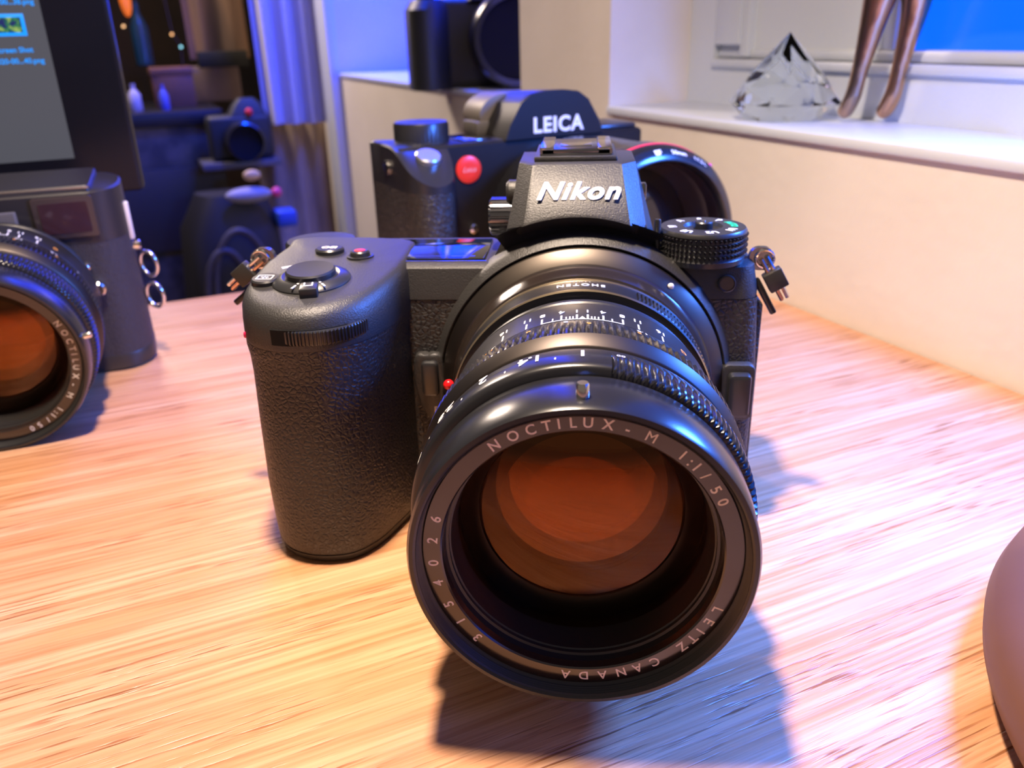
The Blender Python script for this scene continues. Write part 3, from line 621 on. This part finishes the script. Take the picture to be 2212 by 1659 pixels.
# grip cap with a sloped top
def slope(y): return 84.4 if y > 8 else 84.4-14.5*((8-y)/29)**1.5
gp_ = outline(gpts, 4)
obj('grip_cap', MB().rings([[(x, y, 66) for x, y in gp_], [(x, y, slope(y)-0.8) for x, y in gp_], [(-70+(x+70)*0.94, y*0.95+0.3, slope(y)) for x, y in gp_], [(-70+(x+70)*0.5, y*0.5+3, slope(y*0.5+3)+0.2) for x, y in gp_]]), ALU_LIT, cam3)
mb = MB().lathe([(12.8, 83), (12.8, 91.5), (12.3, 92.6), (9, 92.8)], 96, lambda r, h, a: (-60.8+r*math.cos(a), 20+r*math.sin(a), h), cap1=True, rmod=lambda i, a: 0.15*math.cos(48*a) if i < 2 else 0)
obj('top_dial', mb, ALU_LIT, cam3)
Ms = Matrix.Translation((-68.5, -6.0, slope(-6)+0.2)) @ Matrix.Rotation(math.radians(24), 4, 'X')
obj('shutter_button', MB().lathe([(5.8, -1.2), (5.8, 1.0), (5.2, 1.6), (2, 1.5)], 48, lambda r, h, a: Ms @ Vector((r*math.cos(a), r*math.sin(a), h)), cap1=True), SILVERBTN, cam3, label='silver shutter button')
obj('strap_lug', MB().lathe([(3.2, 0), (3.2, 2.2), (2.4, 2.8)], 32, lambda r, h, a: (-81.4-h*0.5, 12+r*math.cos(a), 74.5+r*math.sin(a)), cap1=True), CHROME, cam3)
rd = obj('logo_dot', MB().lathe([(6.3, 0.1), (6.3, -0.7), (5.7, -1.0), (3, -1.1)], 64, lambda r, h, a: (-46.5+r*math.cos(a), h, 71.8+r*math.sin(a)), cap1=True), REDDOT, cam3, label='round red logo')
mb = MB(); put_text(mb, 'Leica', 3.3, lambda x, y, z: (-46.5+x, -1.12-z, 70.8+y), off=0.0, shear=0.4, ext=0.02); obj('logo_lettering', mb, mat('pink_enamel', (0.85, 0.35, 0.3), 0.5), rd, smooth=False)
# prism hump
hp_ = [(-27, 83.3), (-24.5, 90), (-18.5, 99.5), (-13, 103.2), (-5, 104.3), (5, 104.3), (13, 103.2), (18.5, 99.5), (24.5, 90), (27, 83.3)]
hm = MB(); rs = []
for y, sc, dz in ((-1.2, 1, 0), (1.0, 1.0, 0.0), (3.0, 1.0, 0), (34, 0.92, -2.0), (40, 0.86, -5)): rs.append([(x*sc, y, 83.3+(z-83.3+dz*((z-83.3)/21))) for x, z in hp_])
hm.rings(rs); hmp = obj('prism_hump', hm, ALU, cam3, ang=30)
mb = MB(); rs = []
for y, g in ((0.5, 0.35), (34, 0.35)):
    rs.append([(x*(1 if y < 10 else 0.92)*1.004, y, 83.3+(z-83.3)*(1 if y < 10 else 0.905)+0.15) for x, z in hp_[2:8]])
mb.rings(rs, False, False, closed=False); obj('hump_lit_top', mb, ALU_LIT, hmp, ang=30)  # thin skin over the hump that carries the lit top tone
mb = MB(); put_text(mb, 'LEICA', 9.7, lambda x, y, z: (1.4+x, -1.3-z, 85.8+y), off=0.30, ext=0.15, sp=1.12); obj('brand_lettering', mb, WHITE, hmp, smooth=False, label='white capital lettering')
obj('eyepiece', MB().lathe([(13.5, 26), (13.5, 46), (12.5, 48), (8, 48)], 64, lambda r, h, a: (-13+r*math.cos(a)*1.05, h, 92+r*math.sin(a)*0.75), cap0=True, cap1=True), mat('warm_lit_grey', (0.16, 0.14, 0.12), 0.5), cam3)  # grey tone is warm light on the hump's left side, put into colour
obj('eyepiece_base', MB().box(-30, 8, 24, 42, 83, 90, 1.5), mat('warm_lit_grey_dark', (0.10, 0.09, 0.08), 0.5), cam3)  # same warm light painted as a darker grey
obj('shoulder_plate', MB().box(29, 51, 4, 33, 83.3, 86.0, 1.2), ALU_LIT, cam3)
obj('display_strip', MB().box(-46, -31, 6, 30, 83.4, 84.2, 0.3), GLASSBLK, cam3)
obj('front_button', MB().lathe([(2.2, 0.2), (2.2, -1.6), (1.6, -2)], 32, lambda r, h, a: (-45.5+r*math.cos(a), h, 44+r*math.sin(a)), cap1=True), CHROME, cam3)
# its lens
def f3(r, y, a): return (r*math.sin(a), y, 45+r*math.cos(a))
GLOSSLENS = mat('glossy_black_lens', (0.012, 0.012, 0.014), 0.22, spec=0.8)
l3 = obj('lens', MB().lathe([(30, 1), (36, 0), (36, -12), (38, -14), (40, -20), (40, -34), (41.4, -36), (41.4, -66), (42.2, -68), (42.3, -79), (41.6, -83), (39, -86), (36.5, -86.5), (35.5, -85), (35.2, -82)], 160, f3), GLOSSLENS, cam3, label='large glossy black lens with a red ring')
obj('red_ring', MB().lathe([(42.2, -77.6), (42.55, -77.9), (42.55, -79.0), (42.15, -79.3)], 160, f3), mat('red_line_paint', (0.9, 0.03, 0.06), 0.35), l3)
obj('inner_baffle', MB().lathe([(35.2, -82), (34.6, -80), (34.6, -76), (33, -74), (31, -64), (27, -58), (24, -50)], 128, f3, cap1=True), mat('purple_black_baffle', (0.018, 0.010, 0.011), 0.4), l3)
obj('front_element', MB().lathe([(31, -64), (24, -67), (14, -69), (4, -69.8)], 96, f3, cap1=True), mat('dark_front_glass', (0.01, 0.006, 0.006), 0.08, spec=0.7), l3)
mb = MB()
def bez(r0, a0): return lambda x, y, z: f3(r0+y*0.62, -83.2-(r0+y*0.62-41.3)*-1.05*0-z-(41.4-(r0+y*0.62))*1.15, a0+x/41)
put_text(mb, 'EF', 3.6, bez(39.0, math.radians(-3)), off=0.12, ext=0.1); put_text(mb, '50mm', 3.2, bez(39.0, math.radians(12)), off=0.06, ext=0.1); put_text(mb, '1:1.2 L', 3.0, bez(39.0, math.radians(29)), off=0.03, ext=0.1)
obj('lens_lettering', mb, WHITE, l3, smooth=False)
obj('index_dot', MB().ball(f3(42.0, -80.5, math.radians(42)), 1.2), mat('magenta_paint', (0.75, 0.05, 0.25), 0.4), l3)

# ================================================================== MONITOR
mon = thing('monitor', 'black bezelled screen behind the left camera, its grey desktop cut off by the frame', 'monitor', room(-585, 132, 0), rz)
def mx(x): return x+585
obj('housing', MB().box(mx(-886), mx(-286), -1.5, 10, 64, 430, 3), mat('gloss_black_bezel', (0.008, 0.008, 0.008), 0.2, spec=0.2), mon)
scr = obj('screen', MB().box(mx(-856), mx(-313.6), -1.9, -1.45, 81.5, 410), mat('grey_desktop_screen', (0.02, 0.02, 0.02), 0.3, spec=0.3, emis=(0.070, 0.072, 0.082), estr=1.0), mon)
BLUEUI = mat('blue_label_glow', (0, 0.1, 0.3), 0.4, emis=(0.0, 0.33, 1.0), estr=0.9)
mb = MB(); mb.box(mx(-343), mx(-320.9), -2.1, -1.9, 134.0, 142.8, 0.05)
th = obj('thumbnail_frame', mb, BLUEUI, scr)
obj('thumbnail', MB().box(mx(-341), mx(-322.3), -2.2, -2.1, 135.4, 141.4), mat('garden_thumbnail', (0.0, 0.0, 0.0), 0.5, emis=(0.02, 0.10, 0.06), estr=1.0), th)
nt = MATS['garden_thumbnail'].node_tree; nz = nt.nodes.new('ShaderNodeTexNoise'); nz.inputs['Scale'].default_value = 420; tcn = nt.nodes.new('ShaderNodeTexCoord'); nt.links.new(tcn.outputs['Object'], nz.inputs['Vector'])
cr = nt.nodes.new('ShaderNodeValToRGB'); cr.color_ramp.elements[0].position = 0.4; cr.color_ramp.elements[0].color = (0.0, 0.01, 0.12, 1); cr.color_ramp.elements[1].position = 0.62; cr.color_ramp.elements[1].color = (0.3, 0.45, 0.1, 1)
e_ = cr.color_ramp.elements.new(0.52); e_.color = (0.0, 0.16, 0.06, 1); nt.links.new(nz.outputs['Fac'], cr.inputs[0]); nt.links.new(cr.outputs[0], nt.nodes['Principled BSDF'].inputs['Emission Color'])
def scr_text(txt, size, xr, z, off=0.06):
    V, Fc = text_geo(txt, size, off=off, ext=0.02); mxx = max(v[0] for v in V)
    m_ = MB(); vs = [m_.v((mx(xr)+v[0]-mxx, -2.0-v[2], z+v[1])) for v in V]
    for f in Fc: m_.face([vs[i] for i in f])
    obj('screen_text', m_, BLUEUI, scr, smooth=False)
scr_text('Screen Shot', 3.0, -320.1, 127.4); scr_text('2020-00...40.png', 3.0, -316.7, 122.9); scr_text('2020-00...38.png', 3.0, -315.6, 146.5)
obj('stand', MB().box(-60, 60, 8, 14, 4, 90, 2).box(-110, 110, -35, 20, 0, 5, 2), mat('grey_aluminium', (0.4, 0.4, 0.42), 0.35, metal=0.8), mon)

# ================================================================== ROUND BASE at the right
rb = thing('lamp_base', 'brown domed round base on the desk, cut off by the right edge', 'lamp base', (184.9, -98.9, 0))
fz = lambda r, h, a: (r*math.cos(a), r*math.sin(a), h)
obj('foot', MB().lathe([(97, 0), (97, 5.5), (100, 6.5)], 160, fz, cap0=True), MATTE, rb)
obj('dome', MB().lathe([(98, 6.0), (104.5, 6.2), (106.6, 8.5), (107, 12), (105.6, 16), (101, 20), (90, 24.5), (72, 28.5), (40, 31.5), (10, 32)], 200, fz, cap1=True), mat('brown_satin_lacquer', (0.17, 0.075, 0.05), 0.5, spec=0.4, var=(30, (0.15, 0.065, 0.045), (1, 1, 1))), rb)

# ================================================================== ON THE SILL
cp = thing('crystal_pyramid', 'clear faceted glass pyramid on the right window sill', 'ornament', room(29, 46, 84), rz)
mb = MB(); n = 8
ring0 = [(17*math.cos(2*PI*k/n+0.2), 17*math.sin(2*PI*k/n+0.2), 0) for k in range(n)]
ring1 = [(25.5*math.cos(2*PI*(k+0.5)/n+0.2), 25.5*math.sin(2*PI*(k+0.5)/n+0.2), 8) for k in range(n)]
ring2 = [(15*math.cos(2*PI*k/n+0.2), 15*math.sin(2*PI*k/n+0.2), 23) for k in range(n)]
apex = (0, 0, 40.5)
v0 = [mb.v(p) for p in ring0]; v1 = [mb.v(p) for p in ring1]; v2 = [mb.v(p) for p in ring2]; va = mb.v(apex)
mb.face(v0)
for k in range(n):
    j = (k+1) % n
    mb.face([v0[k], v0[j], v1[k]]); mb.face([v0[j], v1[j], v1[k]]); mb.face([v1[k], v2[j], v2[k]]) if False else None
    mb.face([v1[k], v1[j], v2[j]]); mb.face([v1[k], v2[j], v2[k]]); mb.face([v2[k], v2[j], va])
cp.scale = (1.14, 1.14, 1.05)
obj('crystal', mb, CRYSTAL, cp, smooth=False)
# metal animal: front legs visible, belly at the frame's top edge
GILT = mat('bronze_gilt', (0.55, 0.31, 0.18), 0.28, metal=1.0, bump=('noise', 120, 0.5), var=(60, (0.30, 0.23, 0.18), (1, 1, 0.4)))
hz = room(42, 8, 84); ani = tag(MB and bpy.data.objects.new('tmp', None), '', '') if False else None
def animal():
    bm = bmesh.new(); sk = bm.verts.layers.skin.verify()
    rad = {}
    def ch(prev, pts):
        for p, r in pts:
            v = bm.verts.new(Vector(p)*S); v[sk].radius = (r*S, r*S)
            if prev: bm.edges.new((prev, v))
            prev = v
        return prev
    root = ch(None, [((18, 0, 78), 15)]); root[sk].use_root = True
    mid = ch(root, [((60, 3, 77), 14)]); hip = ch(mid, [((112, 3, 80), 16)])
    # front legs (seen), hind legs beyond the frame
    ch(root, [((8, -6, 66), 10.5), ((6, -7, 52), 7.2), ((3, -7, 36), 5.2), ((0, -7, 22), 4.0), ((-1, -7, 14), 4.2), ((-5, -7, 5.5), 4.2), ((-8, -7, 3.2), 3.2)])
    ch(root, [((17, 5, 66), 9.5), ((16, 6.5, 50), 6.4), ((13.5, 6.5, 35), 4.6), ((11.5, 6.5, 22), 3.8), ((11, 6.5, 14), 4.3), ((7, 6.5, 5.5), 4.3), ((4, 6.5, 3.2), 3.3)])
    ch(hip, [((122, -6, 62), 9), ((118, -7, 46), 6), ((126, -7, 26), 4), ((124, -7, 10), 4), ((121, -7, 3.2), 3.2)])
    ch(hip, [((126, 6, 62), 8), ((130, 7, 46), 6), ((138, 7, 26), 4), ((136, 7, 10), 4), ((133, 7, 3.2), 3.2)])
    ch(root, [((4, -1, 92), 11), ((-8, -2, 118), 7), ((-16, -3, 138), 6), ((-26, -4, 140), 5), ((-36, -5, 132), 3.5)])
    me = bpy.data.meshes.new('animal_figure'); bm.to_mesh(me); bm.free(); me.materials.append(GILT)
    for p in me.polygons: p.use_smooth = True
    o = bpy.data.objects.new('animal_figurine', me); COL.objects.link(o)
    a = o.modifiers.new('skin', 'SKIN'); a.use_smooth_shade = True; b = o.modifiers.new('sub', 'SUBSURF'); b.levels = 2; b.render_levels = 3
    return o
tag(animal(), 'bronze metal animal figure standing on the right window sill, only its front legs in view', 'figurine', room(47, 8, 84), (0, 0, math.radians(-61.1)))

# SLR on the left sill
slr = thing('camera', 'blurred black camera with battery grip standing on the left window sill, half behind the pier', 'camera', room(6, 452, 82), (0, 0, math.radians(12)))
slr.scale = (1.16, 1.16, 1.16)
BODYB = mat('soft_black_plastic', (0.022, 0.024, 0.022), 0.5, bump=('noise', 600, 0.2))
obj('body', MB().box(-38, 90, -2, 34, 0, 66, 6, 3), BODYB, slr)
obj('grip', loft_z([(0, outline([(-40, 30), (-41, 5), (-39, -12), (-30, -20), (-20, -18), (-12, -8), (-8, 4), (-12, 28)], 4)), (58, outline([(-40, 30), (-41, 5), (-39, -12), (-30, -20), (-20, -18), (-12, -8), (-8, 4), (-12, 28)], 4)), (65, outline([(-36, 28), (-37, 5), (-34, -8), (-28, -14), (-20, -13), (-14, -6), (-12, 4), (-14, 26)], 4))]), BODYB, slr)
obj('prism_hump', loft_z([(64, rrect(6, 62, -8, 32, 5)), (78, rrect(12, 56, -4, 30, 6)), (86, rrect(18, 50, 2, 28, 6))]), BODYB, slr)
obj('lens', MB().lathe([(20, 0), (33, -2), (35, -8), (35, -40), (33, -43), (29, -43), (28, -38)], 72, lambda r, h, a: (40+r*math.cos(a), h, 36+r*math.sin(a))), GLOSSLENS, slr)
obj('lens_front', MB().lathe([(28.2, -36), (18, -34), (6, -33)], 60, lambda r, h, a: (40+r*math.cos(a), h, 36+r*math.sin(a)), cap1=True), MATTE, slr)
obj('shutter_dial', MB().lathe([(7, 64), (7, 70), (6, 71)], 40, lambda r, h, a: (-26+r*math.cos(a), 4+r*math.sin(a), h), cap1=True), BODYB, slr)
tag(obj('lens_cap', MB().lathe([(16, 0), (17, 1), (17, 5), (15.5, 6.5), (6, 6.5)], 48, fz, cap0=True, cap1=True), MATTE), 'small dark round cap lying on the left window sill', 'lens cap', room(45, 640, 82))
tag(obj('glass_bead', MB().ball((0, 0, 4), 4), CHROME), 'tiny shiny silver ball on the left window sill', 'ball', room(20, 520, 82))

# ================================================================== FAR LEFT CORNER
# curtain, hanging cloths
def drape(name, pts, z0, z1, m, amp=6, per=28, th=2.0):
    mb = MB(); N = 90; rows = []
    for j in range(13):
        t = j/12; z = z0+(z1-z0)*t; row = []
        for i in range(N+1):
            s = i/N; (xa, ya), (xb, yb) = pts
            x = xa+(xb-xa)*s; y = ya+(yb-ya)*s; ph = s*math.hypot(xb-xa, yb-ya)/per*2*PI
            k = amp*(0.6+0.5*(1-t)); row.append((x+k*0.25*math.cos(ph*0.5+t), y+k*math.sin(ph+0.4*math.sin(3*t+s*5)), z))
        rows.append(row)
    back = [[(x, y+th, z) for x, y, z in r] for r in rows]
    mb.rings(rows, False, False, closed=False); mb.rings(back, False, False, closed=False)
    return obj(name, mb, m)
tag(drape('curtain', ((-98, 1010), (-6, 990)), 10, 1300, mat('pale_lilac_voile', (0.62, 0.60, 0.66), 0.8), 9, 26), 'long pale curtain hanging beside the left window, lit blue', 'curtain', P0, rz)
tag(drape('throw', ((-112, 1035), (-4, 1020)), -520, 14, mat('beige_cloth', (0.52, 0.40, 0.29), 0.85, var=(14, (0.24, 0.17, 0.12), (1, 1, 0.3))), 7, 34), 'beige patterned cloth hanging below the pale curtain', 'cloth', P0, rz)
tag(drape('throw', ((-172, 1200), (-78, 1190)), 100, 1200, mat('tan_cloth', (0.50, 0.30, 0.17), 0.85, var=(9, (0.10, 0.07, 0.06), (1, 1, 0.15))), 6, 40), 'tan and dark brown cloth hanging behind the shelf top', 'cloth', P0, rz)
tag(obj('storage_box', MB().box(-162, -86, 1160, 1186, 88, 112, 2), mat('dark_box', (0.012, 0.014, 0.012), 0.6)), 'black flat box under the hanging tan cloth', 'box', P0, rz)
# shelf unit
su = thing('side_cabinet', 'dark grey side cabinet with a black top behind the monitor', 'cabinet', P0, rz)
obj('top', MB().box(-520, -150, 1045, 1300, 14, 34, 2), mat('black_laminate', (0.012, 0.012, 0.014), 0.4), su)
obj('carcass', MB().box(-510, -158, 1055, 1290, -420, 14, 1), mat('mottled_grey_panel', (0.085, 0.075, 0.062), 0.6, var=(34, (0.03, 0.027, 0.022), (1, 1, 1))), su)
obj('drawer_front', MB().box(-505, -162, 1050, 1056, -170, -46, 1), mat('slate_panel', (0.042, 0.036, 0.030), 0.5), su)
tag(obj('wooden_box', MB().box(-236, -178, 1120, 1180, 34, 84, 1).box(-238, -176, 1118, 1182, 80, 92, 2), mat('red_brown_wood', (0.20, 0.085, 0.045), 0.5)), 'small reddish brown wooden box on the black cabinet top', 'box', P0, rz)
tag(obj('storage_box', MB().box(-175, -96, 1215, 1300, 34, 88, 2), mat('mauve_card', (0.24, 0.17, 0.17), 0.7)), 'mauve box beside the brown wooden box', 'box', P0, rz)
def bottle(x, y, z0, h, r, m, label):
    o = obj('bottle', MB().lathe([(r*0.9, 0), (r, 1.5), (r, h*0.6), (r*0.5, h*0.78), (r*0.35, h*0.82), (r*0.4, h)], 32, fz, cap0=True, cap1=True), m)
    tag(o, label, 'bottle', room(x, y, z0))
bottle(-266, 1095, 34, 38, 9, mat('clear_grey_glass', (0.55, 0.52, 0.58), 0.15, spec=0.8), 'pale grey bottle on the cabinet top next to the monitor')
bottle(-226, 1085, 34, 36, 7, mat('blue_lit_glass', (0.10, 0.13, 0.55), 0.15, spec=0.8), 'blue lit bottle in front of the brown wooden box')  # blue light on the bottle is put into its glass colour
bottle(-300, 1250, 34, 150, 24, mat('green_black_glass', (0.008, 0.02, 0.016), 0.2, spec=0.7), 'tall dark bottle behind the pale grey bottle')
bottle(-236, 1270, 92, 96, 14, mat('teal_glass', (0.01, 0.05, 0.08), 0.2, spec=0.7), 'dark teal bottle behind the brown wooden box')
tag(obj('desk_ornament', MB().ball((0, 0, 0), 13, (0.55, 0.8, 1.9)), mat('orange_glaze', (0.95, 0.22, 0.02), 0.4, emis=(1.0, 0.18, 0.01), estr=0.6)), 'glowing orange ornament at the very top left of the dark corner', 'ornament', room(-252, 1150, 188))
for i, (x, y, z, col, lab) in enumerate(((-196, 1140, 138, (1.0, 0.5, 0.2), 'small warm light spot highest in the dark corner'), (-186, 1140, 120, (0.3, 0.75, 0.9), 'small pale blue light spot below the warm one'), (-262, 1100, 150, (1.0, 0.55, 0.25), 'small golden light spot beside the monitor edge'))):
    tag(obj('fairy_light', MB().ball((0, 0, 0), 2.0, n=8), mat('bulb_%d' % i, (0, 0, 0), 0.5, emis=col, estr=2.2)), lab, 'light', room(x, y, z), group=None)
tag(obj('cable', MB().tube([room(-196, 1142, 330), room(-200, 1144, 220), room(-195, 1142, 140), room(-186, 1142, 122), room(-190, 1144, 40)], 1.0, 6), mat('dark_cable', (0.03, 0.02, 0.02), 0.6)), 'thin dark cable holding the small light spots', 'cable')
# camera with red dot on the cabinet end
c4 = thing('camera', 'blurred black camera with a small red dot hanging at the cabinet end', 'camera', room(-134, 985, -34), (0, 0, ANG))
obj('body', MB().box(-46, 44, 0, 40, 0, 62, 7, 3), BODYB, c4)
obj('hump', loft_z([(60, rrect(-16, 40, 2, 36, 6)), (76, rrect(-6, 34, 6, 32, 7)), (84, rrect(2, 26, 10, 28, 6))]), BODYB, c4)
obj('lens', MB().lathe([(20, 0), (27, -1), (27, -34), (24, -36), (23, -31)], 60, lambda r, h, a: (0+r*math.cos(a), h, 28+r*math.sin(a))), GLOSSLENS, c4)
obj('lens_front', MB().lathe([(23.2, -30), (12, -28)], 60, lambda r, h, a: (0+r*math.cos(a), h, 28+r*math.sin(a)), cap1=True), MATTE, c4)
obj('logo_dot', MB().ball((14, -1, 66), 5.0), mat('red_dot_far', (0.9, 0.03, 0.03), 0.4), c4)
tag(obj('camera_shelf', MB().box(-196, -86, 968, 1040, -44, -35, 1), mat('grey_shelf', (0.10, 0.10, 0.12), 0.3)), 'small grey shelf under the camera with the red dot', 'shelf', P0, rz)
# black bag with loops below
bag = thing('camera_bag', 'large soft black bag with curved handles below the small grey shelf', 'bag', room(-168, 930, -420), (0, 0, ANG))
NYL = mat('black_nylon', (0.013, 0.013, 0.016), 0.55)
obj('bag_body', loft_z([(0, outline([(-70, 60), (-74, 0), (-60, -50), (0, -60), (48, -50), (60, 0), (56, 60)], 4)), (180, outline([(-74, 60), (-78, 0), (-62, -54), (0, -64), (50, -54), (64, 0), (58, 60)], 4)), (300, outline([(-64, 50), (-68, 0), (-54, -42), (0, -52), (44, -44), (58, 0), (50, 50)], 4)), (350, outline([(-40, 30), (-44, 0), (-30, -24), (0, -30), (34, -24), (46, 0), (36, 30)], 4))]), NYL, bag)
for x, rr_ in ((-28, 30), (-6, 40)):
    obj('handle', MB().tube([(x+rr_*math.cos(t), -66-6*math.sin(t), 210+rr_*2.5*math.sin(t)) for t in [PI*k/20 for k in range(21)]], 4.5, 8), mat('grey_webbing', (0.06, 0.055, 0.055), 0.6), bag)
obj('bag_flap', MB().ball((18, -50, 352), 24, (1.3, 0.6, 0.45)), mat('light_grey_cloth', (0.30, 0.29, 0.31), 0.7), bag)
obj('clip', MB().ball((26, -50, 378), 9, (1.3, 0.6, 0.8)), mat('yellow_plastic', (0.75, 0.50, 0.18), 0.5), bag)
obj('tag', MB().ball((56, -48, 352), 7), mat('pink_plastic', (0.75, 0.06, 0.2), 0.5), bag)
obj('blue_pocket', MB().box(54, 82, -40, 0, 300, 322, 4), mat('blue_nylon', (0.02, 0.08, 0.5), 0.5), bag)
tag(obj('stacked_case', MB().box(-300, -196, 960, 1030, -130, -46, 3), mat('case_grey', (0.09, 0.085, 0.08), 0.6, var=(40, (0.035, 0.035, 0.035), (1, 1, 1)))), 'mottled grey case standing in front of the cabinet', 'case', P0, rz) if False else None
